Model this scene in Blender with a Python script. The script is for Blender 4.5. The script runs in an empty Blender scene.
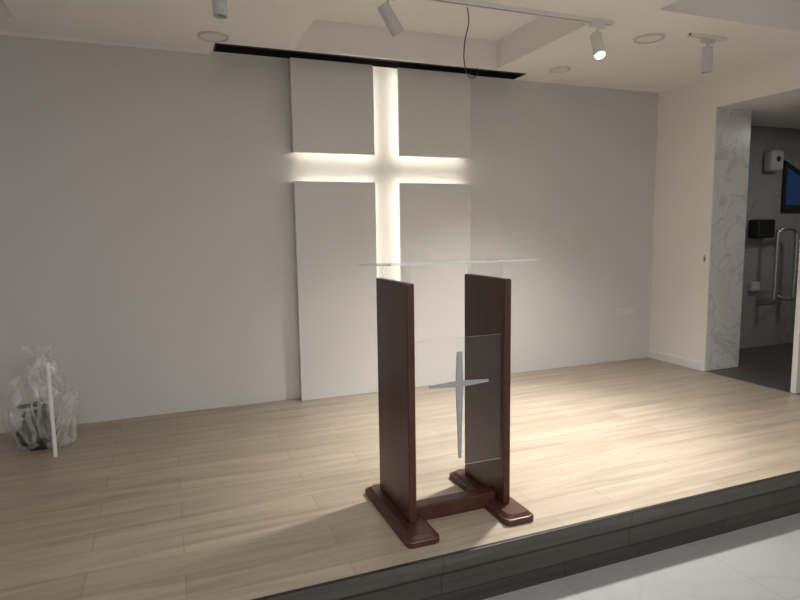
import bpy, bmesh, math, random
from mathutils import Vector, Matrix, noise
random.seed(4)
scn=bpy.context.scene
col=scn.collection
YW=4.70; XW=4.65; ZC=2.68; YE=2.11; ZF=-0.25

# ------------------------------------------------------------ materials
def newmat(name):
    m=bpy.data.materials.new(name); m.use_nodes=True
    nt=m.node_tree; b=nt.nodes['Principled BSDF']
    return m,nt,b
def N(nt,t,**k):
    n=nt.nodes.new(t)
    for a,v in k.items(): setattr(n,a,v)
    return n
def plain(name,c,rough=.5,metal=0,bump=0,bscale=60,var=.0,vscale=3):
    m,nt,b=newmat(name)
    b.inputs['Roughness'].default_value=rough; b.inputs['Metallic'].default_value=metal
    tc=N(nt,'ShaderNodeTexCoord')
    nz=N(nt,'ShaderNodeTexNoise'); nz.inputs['Scale'].default_value=vscale; nz.inputs['Detail'].default_value=4
    nt.links.new(tc.outputs['Object'],nz.inputs['Vector'])
    r=N(nt,'ShaderNodeValToRGB')
    r.color_ramp.elements[0].position=.3; r.color_ramp.elements[1].position=.7
    r.color_ramp.elements[0].color=(*[x*(1-var) for x in c],1); r.color_ramp.elements[1].color=(*[min(1,x*(1+var)) for x in c],1)
    nt.links.new(nz.outputs['Fac'],r.inputs['Fac']); nt.links.new(r.outputs['Color'],b.inputs['Base Color'])
    if bump:
        n2=N(nt,'ShaderNodeTexNoise'); n2.inputs['Scale'].default_value=bscale
        nt.links.new(tc.outputs['Object'],n2.inputs['Vector'])
        bp=N(nt,'ShaderNodeBump'); bp.inputs['Strength'].default_value=bump; bp.inputs['Distance'].default_value=.002
        nt.links.new(n2.outputs['Fac'],bp.inputs['Height']); nt.links.new(bp.outputs['Normal'],b.inputs['Normal'])
    return m
def emis(name,c,s):
    m,nt,b=newmat(name)
    b.inputs['Base Color'].default_value=(*c,1)
    b.inputs['Emission Color'].default_value=(*c,1); b.inputs['Emission Strength'].default_value=s
    return m
def planks(name,c1,c2,grout,bw,rh,gs,rough,rot=None,grain=1,mortar=.0025,off=.37):
    m,nt,b=newmat(name)
    tc=N(nt,'ShaderNodeTexCoord'); mp=N(nt,'ShaderNodeMapping')
    nt.links.new(tc.outputs['Object'],mp.inputs['Vector'])
    if rot: mp.inputs['Rotation'].default_value=rot
    br=N(nt,'ShaderNodeTexBrick'); br.offset=off; br.offset_frequency=2
    br.inputs['Scale'].default_value=1; br.inputs['Brick Width'].default_value=bw; br.inputs['Row Height'].default_value=rh
    br.inputs['Mortar Size'].default_value=mortar; br.inputs['Mortar Smooth'].default_value=.1; br.inputs['Bias'].default_value=0
    br.inputs['Color1'].default_value=(*c1,1); br.inputs['Color2'].default_value=(*c2,1); br.inputs['Mortar'].default_value=(*grout,1)
    nt.links.new(mp.outputs['Vector'],br.inputs['Vector'])
    m2=N(nt,'ShaderNodeMapping'); m2.inputs['Scale'].default_value=gs
    nt.links.new(mp.outputs['Vector'],m2.inputs['Vector'])
    nz=N(nt,'ShaderNodeTexNoise'); nz.inputs['Scale'].default_value=1; nz.inputs['Detail'].default_value=6; nz.inputs['Distortion'].default_value=.6
    nt.links.new(m2.outputs['Vector'],nz.inputs['Vector'])
    r=N(nt,'ShaderNodeValToRGB'); lo=1-.32*grain
    r.color_ramp.elements[0].position=.3; r.color_ramp.elements[0].color=(lo,lo*.98,lo*.95,1)
    r.color_ramp.elements[1].position=.68; r.color_ramp.elements[1].color=(1,1,1,1)
    nt.links.new(nz.outputs['Fac'],r.inputs['Fac'])
    mx=N(nt,'ShaderNodeMix',data_type='RGBA',blend_type='MULTIPLY'); mx.inputs[0].default_value=1
    nt.links.new(br.outputs['Color'],mx.inputs[6]); nt.links.new(r.outputs['Color'],mx.inputs[7])
    nt.links.new(mx.outputs[2],b.inputs['Base Color'])
    b.inputs['Roughness'].default_value=rough
    bp=N(nt,'ShaderNodeBump',invert=True); bp.inputs['Strength'].default_value=.25; bp.inputs['Distance'].default_value=.002
    nt.links.new(br.outputs['Fac'],bp.inputs['Height']); nt.links.new(bp.outputs['Normal'],b.inputs['Normal'])
    return m
def marble(name,base,vein,scale,rough,tile=None,grout=(.5,.5,.5)):
    m,nt,b=newmat(name)
    tc=N(nt,'ShaderNodeTexCoord')
    nz=N(nt,'ShaderNodeTexNoise'); nz.inputs['Scale'].default_value=scale; nz.inputs['Detail'].default_value=7; nz.inputs['Distortion'].default_value=1.2
    nt.links.new(tc.outputs['Object'],nz.inputs['Vector'])
    r=N(nt,'ShaderNodeValToRGB'); e=r.color_ramp.elements
    e[0].position=.40; e[0].color=(*base,1); e[1].position=.60; e[1].color=(*[x*.94 for x in base],1)
    k=e.new(.495); k.color=(*vein,1); k=e.new(.465); k.color=(*base,1); k=e.new(.53); k.color=(*base,1)
    nt.links.new(nz.outputs['Fac'],r.inputs['Fac'])
    out=r.outputs['Color']
    if tile:
        br=N(nt,'ShaderNodeTexBrick'); br.offset=0
        br.inputs['Scale'].default_value=1; br.inputs['Brick Width'].default_value=tile; br.inputs['Row Height'].default_value=tile
        br.inputs['Mortar Size'].default_value=.002; br.inputs['Color1'].default_value=(1,1,1,1); br.inputs['Color2'].default_value=(.97,.97,.97,1); br.inputs['Mortar'].default_value=(*grout,1)
        nt.links.new(tc.outputs['Object'],br.inputs['Vector'])
        mx=N(nt,'ShaderNodeMix',data_type='RGBA',blend_type='MULTIPLY'); mx.inputs[0].default_value=1
        nt.links.new(out,mx.inputs[6]); nt.links.new(br.outputs['Color'],mx.inputs[7]); out=mx.outputs[2]
    nt.links.new(out,b.inputs['Base Color']); b.inputs['Roughness'].default_value=rough
    return m
def clear(name,tint,white=.03,refl=(.03,.5),rough=.02,film=None):
    m,nt,b=newmat(name); nt.nodes.remove(b); o=nt.nodes['Material Output']
    t=N(nt,'ShaderNodeBsdfTransparent'); t.inputs['Color'].default_value=(*tint,1)
    d=N(nt,'ShaderNodeBsdfDiffuse'); d.inputs['Color'].default_value=(.88,.90,.90,1)
    g=N(nt,'ShaderNodeBsdfGlossy'); g.inputs['Roughness'].default_value=rough
    lw=N(nt,'ShaderNodeLayerWeight'); lw.inputs['Blend'].default_value=.5
    p=N(nt,'ShaderNodeMath',operation='POWER'); p.inputs[1].default_value=4; nt.links.new(lw.outputs['Facing'],p.inputs[0])
    q=N(nt,'ShaderNodeMath',operation='MULTIPLY_ADD'); q.inputs[1].default_value=refl[1]; q.inputs[2].default_value=refl[0]; nt.links.new(p.outputs[0],q.inputs[0])
    a=N(nt,'ShaderNodeMixShader'); a.inputs[0].default_value=white
    nt.links.new(t.outputs[0],a.inputs[1])
    if film:
        tc=N(nt,'ShaderNodeTexCoord'); nz=N(nt,'ShaderNodeTexNoise'); nz.inputs['Scale'].default_value=film; nz.inputs['Detail'].default_value=2; nz.inputs['Distortion'].default_value=1.2
        mpp=N(nt,'ShaderNodeMapping'); mpp.inputs['Scale'].default_value=(1,1,.4); nt.links.new(tc.outputs['Object'],mpp.inputs['Vector'])
        nt.links.new(mpp.outputs['Vector'],nz.inputs['Vector'])
        r=N(nt,'ShaderNodeValToRGB'); e=r.color_ramp.elements
        e[0].position=.34; e[0].color=(white*.6,)*3+(1,); e[1].position=.68; e[1].color=(white*.7,)*3+(1,)
        k=e.new(.5); k.color=(white*2.4,)*3+(1,); k=e.new(.44); k.color=(white*.7,)*3+(1,)
        nt.links.new(nz.outputs['Fac'],r.inputs['Fac']); nt.links.new(r.outputs['Color'],a.inputs[0])
        bp=N(nt,'ShaderNodeBump'); bp.inputs['Strength'].default_value=.8; bp.inputs['Distance'].default_value=.02
        nt.links.new(nz.outputs['Fac'],bp.inputs['Height']); nt.links.new(bp.outputs['Normal'],g.inputs['Normal'])
        tl=N(nt,'ShaderNodeBsdfTranslucent'); tl.inputs['Color'].default_value=(.97,.98,.98,1); d.inputs['Color'].default_value=(.97,.98,.98,1)
        ad=N(nt,'ShaderNodeMixShader'); ad.inputs[0].default_value=.35; nt.links.new(d.outputs[0],ad.inputs[1]); nt.links.new(tl.outputs[0],ad.inputs[2]); nt.links.new(ad.outputs[0],a.inputs[2])
    else:
        nt.links.new(d.outputs[0],a.inputs[2])
    c=N(nt,'ShaderNodeMixShader'); nt.links.new(q.outputs[0],c.inputs[0])
    nt.links.new(a.outputs[0],c.inputs[1]); nt.links.new(g.outputs[0],c.inputs[2]); nt.links.new(c.outputs[0],o.inputs['Surface'])
    return m
def wood(name,c1,c2,rough=.28):
    m,nt,b=newmat(name)
    tc=N(nt,'ShaderNodeTexCoord'); mp=N(nt,'ShaderNodeMapping'); mp.inputs['Scale'].default_value=(16,16,1.6)
    nt.links.new(tc.outputs['Object'],mp.inputs['Vector'])
    nz=N(nt,'ShaderNodeTexNoise'); nz.inputs['Scale'].default_value=1; nz.inputs['Detail'].default_value=4; nz.inputs['Distortion'].default_value=.4
    nt.links.new(mp.outputs['Vector'],nz.inputs['Vector'])
    r=N(nt,'ShaderNodeValToRGB'); r.color_ramp.elements[0].position=.25; r.color_ramp.elements[1].position=.8
    r.color_ramp.elements[0].color=(*c1,1); r.color_ramp.elements[1].color=(*c2,1)
    nt.links.new(nz.outputs['Fac'],r.inputs['Fac']); nt.links.new(r.outputs['Color'],b.inputs['Base Color'])
    b.inputs['Roughness'].default_value=rough; b.inputs['Coat Weight'].default_value=.08
    return m

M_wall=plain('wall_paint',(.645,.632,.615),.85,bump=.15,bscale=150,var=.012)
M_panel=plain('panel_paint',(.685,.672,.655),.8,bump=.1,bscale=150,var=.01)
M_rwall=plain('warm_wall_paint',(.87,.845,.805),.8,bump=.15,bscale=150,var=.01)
M_ceil=plain('ceiling_paint',(.87,.845,.82),.9,bump=.1,bscale=120,var=.01)
M_floor=planks('oak_planks',(.475,.40,.315),(.42,.35,.272),(.30,.25,.20),1.0,.17,(1.3,15,15),.36,grain=.95,mortar=.0018)
RX=(math.pi/2,0,0)
M_riser=planks('dark_wood_tile',(.060,.052,.046),(.044,.039,.035),(.014,.013,.012),1.0,.0885,(1.5,30,30),.45,rot=RX,grain=1.4,mortar=.003)
M_nose=planks('dark_wood_nosing',(.085,.076,.068),(.068,.060,.054),(.02,.018,.016),1.0,.3,(1.5,30,30),.42,rot=RX,grain=1.3,mortar=.002,off=0)
M_low=marble('pale_stone_tile',(.315,.315,.31),(.295,.295,.29),1.3,.32,tile=.8,grout=(.70,.70,.69))
M_marble=marble('marble_tile',(.74,.725,.705),(.58,.57,.555),2.2,.3)
M_grey=marble('grey_restroom_tile',(.33,.325,.315),(.27,.265,.26),1.5,.45)
M_dfloor=plain('dark_restroom_floor',(.08,.08,.08),.4,var=.1)
M_black=plain('black_metal',(.008,.008,.009),.4,var=.05)
M_white=plain('white_enamel',(.80,.79,.77),.4,var=.02)
M_dispw=plain('grey_white_plastic',(.55,.54,.53),.45,var=.02)
M_trimw=plain('white_trim',(.82,.81,.79),.5,var=.02)
M_steel=plain('brushed_steel',(.55,.55,.56),.38,metal=.85,var=.05)
M_silver=plain('silver_plate',(.36,.365,.38),.5,metal=.1,var=.04,vscale=20)
M_mahog=wood('mahogany',(.038,.012,.007),(.078,.025,.013),.36)
M_mahog2=wood('mahogany_foot',(.040,.012,.007),(.080,.025,.012),.42)
M_clear=clear('clear_acrylic',(.985,.99,.99),.012,(.015,.35))
M_edge=clear('acrylic_edge',(.94,.98,.98),.5,(.03,.3))
M_edge2=clear('acrylic_soft_edge',(.95,.98,.98),.15,(.03,.3))
M_bag=clear('plastic_film',(.98,.985,.99),.21,(.04,.25),.15,film=7)
M_led=emis('led_strip',(1,.925,.78),15)
M_lens=emis('lamp_lens',(1,.95,.85),40)
M_off=plain('lamp_diffuser',(.60,.58,.55),.5,var=.02)
M_blue=emis('window_dusk',(.012,.035,.10),.35)
M_dark=plain('dark_rubber',(.02,.019,.018),.5,bump=.4,bscale=80,var=.3,vscale=20)
M_cloth=plain('olive_dark_bag',(.04,.036,.03),.7,bump=.5,bscale=30,var=.3,vscale=10)

# ------------------------------------------------------------ mesh helpers
def mk(name,bm,mats,parent=None,smooth=False,recenter=True,bevel=0,seg=2):
    me=bpy.data.meshes.new(name); bmesh.ops.recalc_face_normals(bm,faces=bm.faces); bm.to_mesh(me); bm.free()
    for m in (mats if isinstance(mats,(list,tuple)) else [mats]): me.materials.append(m)
    ob=bpy.data.objects.new(name,me); col.objects.link(ob)
    if recenter:
        xs=[v.co for v in me.vertices]
        o=Vector(((min(v.x for v in xs)+max(v.x for v in xs))/2,(min(v.y for v in xs)+max(v.y for v in xs))/2,min(v.z for v in xs)))
        me.transform(Matrix.Translation(-o)); ob.location=o
    if parent:
        ob.parent=parent; ob.matrix_parent_inverse=Matrix.Translation(parent['o']).inverted()
    if smooth:
        for p in me.polygons: p.use_smooth=True
    if bevel:
        b=ob.modifiers.new('bevel','BEVEL'); b.width=bevel; b.segments=seg; b.limit_method='ANGLE'
    return ob
def box(bm,x0,x1,y0,y1,z0,z1,mi=0):
    vs=[bm.verts.new(p) for p in [(x0,y0,z0),(x1,y0,z0),(x1,y1,z0),(x0,y1,z0),(x0,y0,z1),(x1,y0,z1),(x1,y1,z1),(x0,y1,z1)]]
    fs=[]
    for f in [(0,3,2,1),(4,5,6,7),(0,1,5,4),(1,2,6,5),(2,3,7,6),(3,0,4,7)]:
        q=bm.faces.new([vs[i] for i in f]); q.material_index=mi; fs.append(q)
    return fs   # bottom, top, front(-y), +x, back(+y), -x
def prism(bm,poly,y0,y1):
    a=[bm.verts.new((x,y0,z)) for x,z in poly]; b=[bm.verts.new((x,y1,z)) for x,z in poly]
    bm.faces.new(a); bm.faces.new(b[::-1])
    for i in range(len(a)): bm.faces.new([a[i],a[(i+1)%len(a)],b[(i+1)%len(a)],b[i]])
def lathe(bm,prof,o,d,seg=32,mi=0):
    d=Vector(d).normalized(); q=Vector((0,0,1)).rotation_difference(d); o=Vector(o)
    rings=[]
    for r,h in prof:
        rings.append([bm.verts.new(o+q@Vector((r*math.cos(2*math.pi*i/seg),r*math.sin(2*math.pi*i/seg),h))) for i in range(seg)])
    for a,b in zip(rings,rings[1:]):
        for i in range(seg):
            f=bm.faces.new([a[i],a[(i+1)%seg],b[(i+1)%seg],b[i]]); f.material_index=mi
    for r in (rings[0],rings[-1]):
        f=bm.faces.new(r); f.material_index=mi
def tube(name,pts,rad,mat,parent=None,res=5,cyc=False,order=3):
    P=[Vector(p) for p in pts]; S=[]
    n=len(P); rng=range(n if cyc else n-1)
    for i in rng:
        p0=P[(i-1)%n] if (cyc or i>0) else P[i]; p1=P[i]; p2=P[(i+1)%n]; p3=P[(i+2)%n] if (cyc or i+2<n) else P[(i+1)%n]
        for k in range(res):
            t=k/res
            S.append(.5*((2*p1)+(p2-p0)*t+(2*p0-5*p1+4*p2-p3)*t*t+(3*p1-p0-3*p2+p3)*t**3))
    if not cyc: S.append(P[-1])
    bm=bmesh.new(); rings=[]; seg=10; up=Vector((.31,.2,.93)).normalized(); m=len(S)
    for i,s in enumerate(S):
        tg=(S[(i+1)%m]-S[i-1]) if cyc else (S[min(i+1,m-1)]-S[max(i-1,0)])
        tg.normalize(); a=(up-tg*up.dot(tg))
        if a.length<1e-4: a=Vector((1,0,0))
        a.normalize(); up=a; b=tg.cross(a)
        rings.append([bm.verts.new(s+rad*(a*math.cos(2*math.pi*j/seg)+b*math.sin(2*math.pi*j/seg))) for j in range(seg)])
    pr=list(zip(rings,rings[1:]))+([(rings[-1],rings[0])] if cyc else [])
    for a,b in pr:
        for j in range(seg): bm.faces.new([a[j],a[(j+1)%seg],b[(j+1)%seg],b[j]])
    if not cyc: bm.faces.new(rings[0]); bm.faces.new(rings[-1])
    return mk(name,bm,mat,parent,smooth=True)
def empty(name,loc):
    e=bpy.data.objects.new(name,None); e.location=loc; e['o']=list(loc); e.empty_display_size=.1; col.objects.link(e); return e
def tag(o,label,cat,group=None):
    o['label']=label; o['category']=cat
    if group: o['group']=group
    return o
def struct(o): o['kind']='structure'; return o
def join_boxes(name,boxes,mat,**k):
    bm=bmesh.new()
    for b in boxes: box(bm,*b)
    return mk(name,bm,mat,**k)

# ------------------------------------------------------------ room shell
X0=-3.2; Y0=-3.4
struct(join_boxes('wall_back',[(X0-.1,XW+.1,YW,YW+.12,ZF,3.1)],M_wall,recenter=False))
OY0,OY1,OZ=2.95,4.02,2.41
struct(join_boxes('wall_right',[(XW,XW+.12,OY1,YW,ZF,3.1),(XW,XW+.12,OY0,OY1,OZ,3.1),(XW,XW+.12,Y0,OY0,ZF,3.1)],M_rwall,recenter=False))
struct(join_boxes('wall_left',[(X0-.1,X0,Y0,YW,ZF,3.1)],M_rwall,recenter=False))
struct(join_boxes('wall_front',[(X0-.1,XW+.1,Y0-.1,Y0,ZF,3.1)],M_rwall,recenter=False))
R1=(.95,2.65,3.30,4.44); ZR=2.90
R2=(-2.6,-.78,2.6,4.44)
R3=(2.90,4.35,.6,2.95)
R4=(.40,2.96,4.485,4.675)
def ceilboxes():
    RR=(R1,R2,R3,R4)
    xs=sorted({X0,XW}|{r[0] for r in RR}|{r[1] for r in RR}); ys=sorted({Y0,YW}|{r[2] for r in RR}|{r[3] for r in RR})
    out=[]
    for a,b in zip(xs,xs[1:]):
        for c,d in zip(ys,ys[1:]):
            mx,my=(a+b)/2,(c+d)/2
            if any(r[0]<mx<r[1] and r[2]<my<r[3] for r in RR): continue
            out.append((a,b,c,d,ZC,ZR))
    out.append((X0,XW,Y0,YW,ZR,3.0)); return out
struct(join_boxes('ceiling',ceilboxes(),M_ceil,recenter=False))
bm=bmesh.new(); f=box(bm,X0,XW,YE,YW,ZF,0); f[2].material_index=1
struct(mk('floor',bm,[M_floor,M_riser],recenter=False))
struct(join_boxes('floor.001',[(X0,XW,Y0,YE,ZF-.1,ZF)],M_low,recenter=False))
bm=bmesh.new(); box(bm,X0,XW,YE-.018,YE+.004,-.070,.0015)
struct(mk('trim_1',bm,M_nose,recenter=False,bevel=.004))
struct(join_boxes('baseboard_right',[(XW-.012,XW,OY1+.012,YW,0,.075)],M_trimw,recenter=False))
struct(join_boxes('trim_2',[(XW-.002,XW+.008,OY1-.011,OY1+.003,0,OZ)],M_trimw,recenter=False))
struct(join_boxes('trim_3',[(X0,.38,YW-.012,YW,ZC-.02,ZC)],M_trimw,recenter=False))
struct(join_boxes('trim_4',[(XW+.008,5.09,OY1-.010,OY1,0,OZ)],M_marble,recenter=False))
struct(join_boxes('wall_restroom_side',[(XW+.12,5.07,OY1,OY1+.1,0,OZ)],M_marble,recenter=False))
struct(join_boxes('wall_restroom_inner',[(5.0,5.07,OY1+.1,4.6,0,OZ),],M_marble,recenter=False))
struct(join_boxes('wall_restroom_back',[(5.0,7.8,4.6,4.7,0,OZ)],M_grey,recenter=False))
struct(join_boxes('wall_restroom_far',[(7.8,7.9,2.0,4.7,0,OZ)],M_grey,recenter=False))
struct(join_boxes('wall_restroom_front',[(XW+.12,7.9,1.9,2.0,0,OZ)],M_grey,recenter=False))
struct(join_boxes('floor_restroom',[(XW,7.9,1.9,4.7,-.06,-.002)],M_dfloor,recenter=False))
struct(join_boxes('ceiling_restroom',[(XW+.12,7.9,1.9,4.7,OZ,OZ+.08)],M_ceil,recenter=False))

# ------------------------------------------------------------ cross panels
G='backlit cross panels'
px=[(.95,1.613),(1.826,2.489)]; pz=[(1.966,2.665),(0.001,1.747)]
PF,PB=4.605,4.622
for i,(xa,xb) in enumerate(px):
    for j,(za,zb) in enumerate(pz):
        e=empty('backlit_wall_panel',((xa+xb)/2,PB,za))
        tag(e,['short pale grey square board forming an upper quarter of the glowing cross','tall pale grey board reaching the stage floor below the glowing cross'][j],'wall panel',G)
        bm=bmesh.new(); box(bm,xa,xb,PF,PB,za,zb); mk('board',bm,M_panel,e,bevel=.002)
        bm=bmesh.new()  # inner batten holds the board; unseen outer strip added to block LED spill
        if i==0: box(bm,xa+.006,xa+.02,PB,YW,za+.006,zb-.006); box(bm,xb-.16,xb-.14,PB,YW,za+.1,zb-.1)
        else: box(bm,xa+.14,xa+.16,PB,YW,za+.1,zb-.1); box(bm,xb-.02,xb-.006,PB,YW,za+.006,zb-.006)
        mk('batten_and_light_block',bm,M_panel,e)
        bm=bmesh.new()
        s=xb-.016 if i==0 else xa+.004
        box(bm,s,s+.012,PB,PB+.006,za+.003,zb-.003)
        k=mk('led_strip',bm,M_led,e); k['label']='warm white led strip'
        bm=bmesh.new()
        s=za+.004 if j==0 else zb-.016
        if i==0: box(bm,xa+.045,xb-.017,PB,PB+.006,s,s+.012)
        else: box(bm,xa+.017,xb-.045,PB,PB+.006,s,s+.012)
        k=mk('led_strip',bm,M_led,e); k['label']='warm white led strip'
e=empty('screen_housing',(1.68,4.58,ZC)); tag(e,'long slim black projector screen slot set flush into the ceiling','projector screen')
bm=bmesh.new()
x0,x1,y0,y1=R4; ZB=ZC-.006; ZT=ZR-.002; x0+=.001;x1-=.001;y0+=.001;y1-=.001
box(bm,x0,x1,y0,y0+.012,ZB,ZT); box(bm,x0,x1,y1-.012,y1,ZB,ZT); box(bm,x0,x0+.01,y0+.012,y1-.012,ZB,ZT); box(bm,x1-.01,x1,y0+.012,y1-.012,ZB,ZT); box(bm,x0+.01,x1-.01,y0+.012,y1-.012,ZT-.01,ZT)
mk('housing',bm,M_black,e)
bm=bmesh.new(); lathe(bm,[(.035,0),(.035,2.52)],(.42,4.58,ZC+.08),(1,0,0),16); mk('screen_roller',bm,M_dark,e,smooth=False)

# ------------------------------------------------------------ lectern
L=empty('lectern',(1.21,2.51,0)); tag(L,'dark mahogany lectern with clear acrylic top and silver cross','lectern')
FZ=.044
for cx in (.967,1.453):
    bm=bmesh.new(); hw=.078; ya,yb=2.20,2.81; c=.028
    def ring(z,s):
        x0,x1,y0,y1=cx-hw+s,cx+hw-s,ya+s,yb-s; r=[]
        for (qx,qy,a0) in ((x1-c,y0+c,-90),(x1-c,y1-c,0),(x0+c,y1-c,90),(x0+c,y0+c,180)):
            for k in range(6):
                a=math.radians(a0+k*18); r.append(bm.verts.new((qx+c*math.cos(a),qy+c*math.sin(a),z)))
        return r
    rs=[ring(0,.001),ring(.002,0),ring(.024,0),ring(.028,.003),ring(.030,.010),ring(.040,.020),ring(FZ,.024)]
    for a,b in zip(rs,rs[1:]):
        for i in range(len(a)): bm.faces.new([a[i],a[(i+1)%len(a)],b[(i+1)%len(a)],b[i]])
    bm.faces.new(rs[0]); bm.faces.new(rs[-1])
    mk('foot',bm,M_mahog2,L)
for xa in (.949,1.436):
    bm=bmesh.new(); box(bm,xa,xa+.036,2.33,2.73,FZ-.001,1.125); mk('side_board',bm,M_mahog,L,bevel=.006,seg=3)
bm=bmesh.new(); box(bm,.985,1.436,2.40,2.47,.004,.078); mk('crossbar',bm,M_mahog,L,bevel=.006,seg=2)
def sheet(name,x0,x1,y0,y1,z0,z1,par,thin):
    bm=bmesh.new(); f=box(bm,x0,x1,y0,y1,z0,z1)
    keep={'y':(2,4),'z':(0,1),'x':(3,5)}[thin]
    for i,q in enumerate(f): q.material_index=0 if i in keep else 1
    return mk(name,bm,[M_clear,M_edge],par)
FP=sheet('front_panel',.985,1.436,2.352,2.360,.265,.867,L,'y'); FP['label']='clear acrylic front sheet'; FP['o']=list(FP.location)
bm=bmesh.new(); cx,cz=1.2105,.655
prof=[(-.012,.803),(.014,.803),(.018,cz+.014),(.150,cz+.006),(.150,cz-.006),(.018,cz-.014),(.008,.303),(-.006,.303),(-.018,cz-.014),(-.150,cz-.006),(-.150,cz+.006),(-.018,cz+.014)]
prism(bm,[(cx+x,z) for x,z in prof],2.346,2.352)
c=mk('cross_emblem',bm,M_silver,None); c.parent=FP; c.matrix_parent_inverse=Matrix.Translation(FP.location).inverted(); c['label']='matte silver grey cross'
def zt(y): return 1.184+(2.76-y)/.5*.024
bm=bmesh.new(); f=box(bm,.855,1.575,2.27,2.76,0,.010)
for v in bm.verts: v.co.z+=zt(v.co.y)
for i,q in enumerate(f): q.material_index=0 if i in (0,1) else 1
t=mk('top_sheet',bm,[M_clear,M_edge],L); t['label']='clear acrylic reading top'
for xa in (.955,1.442):
    bm=bmesh.new(); f=box(bm,xa,xa+.024,2.36,2.70,1.125,1.18)
    for v in bm.verts:
        if v.co.z>1.15: v.co.z=zt(v.co.y)
    for i,q in enumerate(f): q.material_index=0 if i in (3,5) else 1
    mk('acrylic_riser',bm,[M_clear,M_edge2],L)

# ------------------------------------------------------------ ceiling fixtures
RY=3.22
r=empty('lighting_track',(1.4,RY,ZC-.02)); tag(r,'slim white lighting track with dark groove fixed to the ceiling','lighting track')
bm=bmesh.new(); box(bm,0.1,2.78,RY-.018,RY-.008,ZC-.022,ZC); box(bm,0.1,2.78,RY+.008,RY+.018,ZC-.022,ZC); mk('rail',bm,M_white,r)
bm=bmesh.new(); box(bm,0.1,2.78,RY-.008,RY+.008,ZC-.018,ZC); mk('groove',bm,M_black,r)
def spot(x,y,top,d,label,lit,mat=M_white,ln=.17,rad=.036):
    e=empty('track_spotlight',(x,y,top)); tag(e,label,'spotlight','ceiling track spotlights')
    bm=bmesh.new(); box(bm,x-.055,x+.055,y-.016,y+.016,top-.03,top); mk('adapter',bm,mat,e,bevel=.003)
    bm=bmesh.new(); lathe(bm,[(.007,0),(.007,.075)],(x,y,top-.095),(0,0,1),16); mk('stem',bm,mat,e,smooth=False)
    d=Vector(d).normalized(); c=Vector((x,y,top-.115)); o=c-d*ln*.35
    bm=bmesh.new()
    lathe(bm,[(rad-.006,0),(rad,.006),(rad,ln),(rad-.005,ln),(rad-.007,ln-.02)],o,d,32); mk('lamp_head',bm,mat,e)
    bm=bmesh.new(); lathe(bm,[(rad-.008,0),(rad-.008,.003)],o+d*(ln-.019),d,32); k=mk('lens',bm,M_lens if lit else M_black,e); k['label']='glowing lens' if lit else 'dark lens'
    return o+d*(ln+.01),d
M_sgrey=plain('spotlight_grey_white',(.62,.61,.60),.4,var=.02)
spot(.32,RY,ZC-.02,(0,0,-1),'white cylinder track spotlight pointing straight down',False,M_sgrey)
spot(1.22,RY,ZC-.02,(.50,0,-.75),'white cylinder track spotlight tilted sideways, unlit',False,M_sgrey)
sp,sd=spot(2.66,RY,ZC-.02,(-.12,-.42,-.85),'lit white cylinder track spotlight over the stage',True)
r=empty('lighting_track',(3.6,RY,ZC-.02)); tag(r,'short white lighting track fixed to the ceiling','lighting track')
bm=bmesh.new(); box(bm,3.45,3.78,RY-.018,RY-.008,ZC-.020,ZC); box(bm,3.45,3.78,RY+.008,RY+.018,ZC-.020,ZC); mk('rail',bm,M_white,r)
bm=bmesh.new(); box(bm,3.45,3.78,RY-.008,RY+.008,ZC-.010,ZC); mk('groove',bm,M_black,r)
sp2,_=spot(3.62,RY,ZC-.02,(.0,0,-1),'white cylinder spotlight hanging straight down near the side wall',False,M_sgrey)
for i,(x,y,rr) in enumerate([(.379,4.34,.105),(3.155,4.28,.09),(3.255,3.394,.105)]):
    e=empty('recessed_downlight',(x,y,ZC-.012)); tag(e,'round white recessed ceiling downlight, switched off','downlight','recessed downlights')
    bm=bmesh.new(); lathe(bm,[(rr,.012),(rr-.003,.002),(rr-.014,0),(rr-.018,.006),(rr-.018,.012)],(x,y,ZC-.012),(0,0,1),40); mk('ring',bm,M_off,e)
    bm=bmesh.new(); lathe(bm,[(rr-.019,0),(rr-.019,.003)],(x,y,ZC-.005),(0,0,1),40); mk('diffuser',bm,M_white,e)
tag(tube('hanging_cable',[(2.06,3.86,ZR),(2.07,3.86,2.80),(2.05,3.88,2.68),(2.08,3.95,2.58),(2.18,4.1,2.535),(2.33,4.30,2.55),(2.46,4.43,2.62),(2.47,4.465,2.68)],.004,M_dark),'thin loose black cable hanging from the ceiling recess','cable')

# ------------------------------------------------------------ wall plates
e=empty('wall_socket',(4.3,YW,.50))
tag(e,'flat wall-coloured blank cover plate on the back wall','wall plate')
bm=bmesh.new(); box(bm,4.16,4.44,YW-.008,YW,.47,.55); mk('plate',bm,M_panel,e,bevel=.002)
for x in (4.18,4.42):
    bm=bmesh.new(); lathe(bm,[(.004,0),(.004,.002)],(x,YW-.008,.51),(0,-1,0),10); mk('screw',bm,M_steel,e)
e=empty('latch_plate',(XW,4.07,1.0)); tag(e,'small dark latch plate beside the doorway','latch')
bm=bmesh.new(); box(bm,XW-.004,XW+.002,4.055,4.075,1.02,1.09); mk('plate',bm,M_steel,e)
bm=bmesh.new(); box(bm,XW-.006,XW-.004,4.060,4.070,1.04,1.07); mk('slot',bm,M_black,e)

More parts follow.
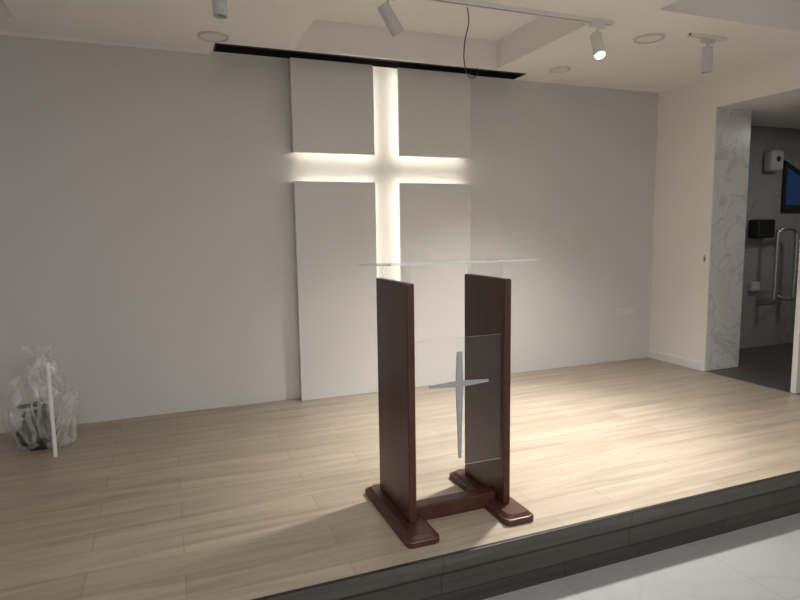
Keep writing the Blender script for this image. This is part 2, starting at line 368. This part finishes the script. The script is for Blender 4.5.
# ------------------------------------------------------------ restroom things
WY=4.6
e=empty('paper_dispenser',(6.14,WY,1.92)); tag(e,'white rounded wall dispenser with round window','paper dispenser')
bm=bmesh.new(); box(bm,6.04,6.24,WY-.11,WY,1.93,2.16); mk('body',bm,M_dispw,e,bevel=.04,seg=4)
bm=bmesh.new(); lathe(bm,[(.03,0),(.026,.006)],(6.14,WY-.11,2.06),(0,-1,0),24); mk('window_disc',bm,M_dark,e)
e=empty('towel_holder',(6.0,WY,1.2)); tag(e,'glossy black wall paper holder','paper holder')
bm=bmesh.new(); box(bm,5.87,6.13,WY-.13,WY,1.22,1.42); mk('body',bm,M_black,e,bevel=.02,seg=3)
bm=bmesh.new(); box(bm,5.9,6.1,WY-.135,WY-.13,1.24,1.27); mk('tray_slot',bm,M_dark,e)
e=empty('soap_dispenser',(6.0,WY,.62)); tag(e,'small white box fixed low on the restroom wall','dispenser')
bm=bmesh.new(); box(bm,5.93,6.05,WY-.05,WY+.004,.64,.74); mk('cover',bm,M_dispw,e,bevel=.01)
bm=bmesh.new(); box(bm,5.97,6.02,WY-.055,WY-.05,.66,.69); mk('button',bm,M_off,e)
e=empty('window_frame',(6.7,WY,1.5)); tag(e,'dark framed window with slanted top showing blue dusk','window')
bm=bmesh.new(); prism(bm,[(6.36,1.50),(7.05,1.50),(7.05,1.58),(6.36,1.58)],WY-.03,WY); prism(bm,[(6.36,1.58),(6.40,1.58),(6.40,2.0),(6.36,2.04)],WY-.03,WY); prism(bm,[(6.40,2.0),(7.05,1.72),(7.05,1.76),(6.36,2.06)],WY-.03,WY); prism(bm,[(7.01,1.58),(7.05,1.58),(7.05,1.72),(7.01,1.735)],WY-.03,WY); mk('frame',bm,M_dark,e)
bm=bmesh.new(); prism(bm,[(6.40,1.58),(7.01,1.58),(7.01,1.735),(6.40,2.0)],WY-.012,WY-.004); mk('pane',bm,M_blue,e)
e=empty('grab_rail',(6.3,WY,.6)); tag(e,'stainless steel looped grab rail on restroom wall','grab rail')
def loop(x0,x1,z0,z1,y,r):
    c=.09; return [(x0,WY-.002,z0),(x0,y+.03,z0),(x0,y,z0+.06),(x0,y,z1-c),(x0+.03,y,z1-.03),(x0+c,y,z1),(x1-c,y,z1),(x1-.03,y,z1-.03),(x1,y,z1-c),(x1,y,z0+.06),(x1,y+.03,z0),(x1,WY-.002,z0)]
tube('outer_rail',loop(6.10,6.40,.55,1.32,4.42,.1),.024,M_steel,e)
bm=bmesh.new(); box(bm,6.06,6.44,WY-.012,WY,.48,.64); mk('mounting_plate',bm,M_steel,e,bevel=.004)
e=empty('low_partition',(4.72,3.21,0)); tag(e,'narrow white upright panel edge standing in the doorway','partition')
bm=bmesh.new(); box(bm,4.66,4.76,3.15,3.195,0,1.22); mk('panel',bm,M_trimw,e,bevel=.004)
bm=bmesh.new(); box(bm,4.655,4.765,3.145,3.20,1.22,1.235); mk('cap',bm,M_steel,e,bevel=.003)

# ------------------------------------------------------------ plastic wrapped bundle
def blob(bm,c,s,amp,seed,sub=4,top=0):
    r=bmesh.ops.create_icosphere(bm,subdivisions=sub,radius=1)
    for v in r['verts']:
        p=v.co.copy(); n=noise.fractal(p*1.5+Vector((seed,0,0)),1,2,2)*amp
        a=math.atan2(p.y,p.x); n+=.05*math.sin(a*9+3*p.z+seed)*(1-abs(p.z))+.35*amp*(1-abs(noise.noise(p*2.2+Vector((0,seed,0)))))
        q=p*(1+n-.08)
        w=1-top*max(0,q.z)**1.5
        v.co=Vector((c[0]+q.x*s[0]*w,c[1]+q.y*s[1]*w,max(.004,c[2]+q.z*s[2])))
e=empty('plastic_wrapped_bundle',(-.80,4.25,0)); tag(e,'crinkled clear plastic bag wrapped round dark items by the wall','bag')
bm=bmesh.new(); blob(bm,(-.79,4.28,.27),(.20,.15,.30),.34,3.3,5,.45); mk('plastic_film',bm,M_bag,e,smooth=True)
bm=bmesh.new(); seg=40; rr=[]
for h,rad in ((.50,.05),(.55,.022),(.575,.018),(.61,.045),(.64,.075)):
    rr.append([bm.verts.new((-.79+rad*(1+.35*math.sin(7*t))*math.cos(t),4.28+rad*(1+.35*math.sin(7*t))*math.sin(t),h+.02*math.sin(5*t)*(h>.6))) for t in [2*math.pi*i/seg for i in range(seg)]])
for a,b in zip(rr,rr[1:]):
    for i in range(seg): bm.faces.new([a[i],a[(i+1)%seg],b[(i+1)%seg],b[i]])
mk('gathered_top',bm,M_bag,e,smooth=True)
bm=bmesh.new(); blob(bm,(-.83,4.25,.11),(.095,.07,.12),.4,7.7,4); mk('dark_pouch',bm,M_cloth,e,smooth=True)
pts=[]
for i in range(26):
    a=i*1.05; pts.append((-.84+(.06+.02*math.sin(i*.7))*math.cos(a)+.02*math.sin(i*2.1),4.24+.05*math.sin(a),.12+.008*i))
tube('coiled_cable',pts,.011,M_dark,e,res=4)
tube('coiled_cable',[(x+.02,y-.02,z*.8) for x,y,z in pts[::-1]],.010,M_dark,e,res=4)
e=empty('white_post',(-.705,4.05,0)); tag(e,'slim white plastic rod standing against the wrapped bundle','rod')
bm=bmesh.new(); lathe(bm,[(.012,0),(.012,.57)],(-.705,4.05,0),(0,0.0,1),16); mk('rod',bm,M_trimw,e)
bm=bmesh.new(); lathe(bm,[(.0135,.57),(.0135,.585),(.009,.592)],(-.705,4.05,0),(0,0,1),20); mk('end_cap',bm,M_trimw,e)
bm=bmesh.new(); blob(bm,(-1.24,4.2,.10),(.10,.10,.11),.3,9.1,4); o=mk('plastic_bag',bm,M_bag,smooth=True); tag(o,'small crumpled clear plastic bag lying on the stage','bag')

# ------------------------------------------------------------ lights
def area(n,loc,tgt,sx,sy,p,c):
    l=bpy.data.lights.new(n,'AREA'); l.shape='RECTANGLE'; l.size=sx; l.size_y=sy; l.energy=p; l.color=c
    o=bpy.data.objects.new(n,l); o.location=loc; o.rotation_euler=(Vector(tgt)-Vector(loc)).to_track_quat('-Z','Y').to_euler(); col.objects.link(o)
def spotl(n,loc,tgt,p,ang,bl,c,r=.04):
    l=bpy.data.lights.new(n,'SPOT'); l.energy=p; l.spot_size=math.radians(ang); l.spot_blend=bl; l.color=c; l.shadow_soft_size=r
    o=bpy.data.objects.new(n,l); o.location=loc; o.rotation_euler=(Vector(tgt)-Vector(loc)).to_track_quat('-Z','Y').to_euler(); col.objects.link(o)
spotl('stage_spot_light',sp,(2.50,3.25,0),260,115,1,(1,.965,.91),.10)
spotl('stage_spot_core',sp,(2.1,3.15,0),390,76,1,(1,.97,.92),.10)
area('hall_ceiling_light',(.8,-.7,2.6),(.8,-.7,0),3.2,1.5,125,(1,.985,.965))
area('restroom_light',(6.2,3.2,2.38),(6.2,3.2,0),.4,.4,8,(1,.98,.95))

w=bpy.data.worlds.new('world'); scn.world=w; w.use_nodes=True
w.node_tree.nodes['Background'].inputs[0].default_value=(.5,.5,.5,1); w.node_tree.nodes['Background'].inputs[1].default_value=.1

# ------------------------------------------------------------ camera
cd=bpy.data.cameras.new('camera'); cam=bpy.data.objects.new('camera',cd); col.objects.link(cam)
cd.sensor_width=36; cd.lens=590*36/800; cd.clip_start=.02
R=Matrix(((0.92974,0.05585,-0.36396),(-0.36795,0.10245,-0.92419),(-0.01433,0.99317,0.1158)))
X=R.col[0].normalized(); Z_=R.col[2].normalized(); Yc=Z_.cross(X).normalized(); X=Yc.cross(Z_)
R=Matrix((X,Yc,Z_)).transposed()
cam.matrix_world=Matrix.Translation((0,0,1.35))@R.to_4x4()
scn.camera=cam
scn.view_settings.view_transform='Standard'
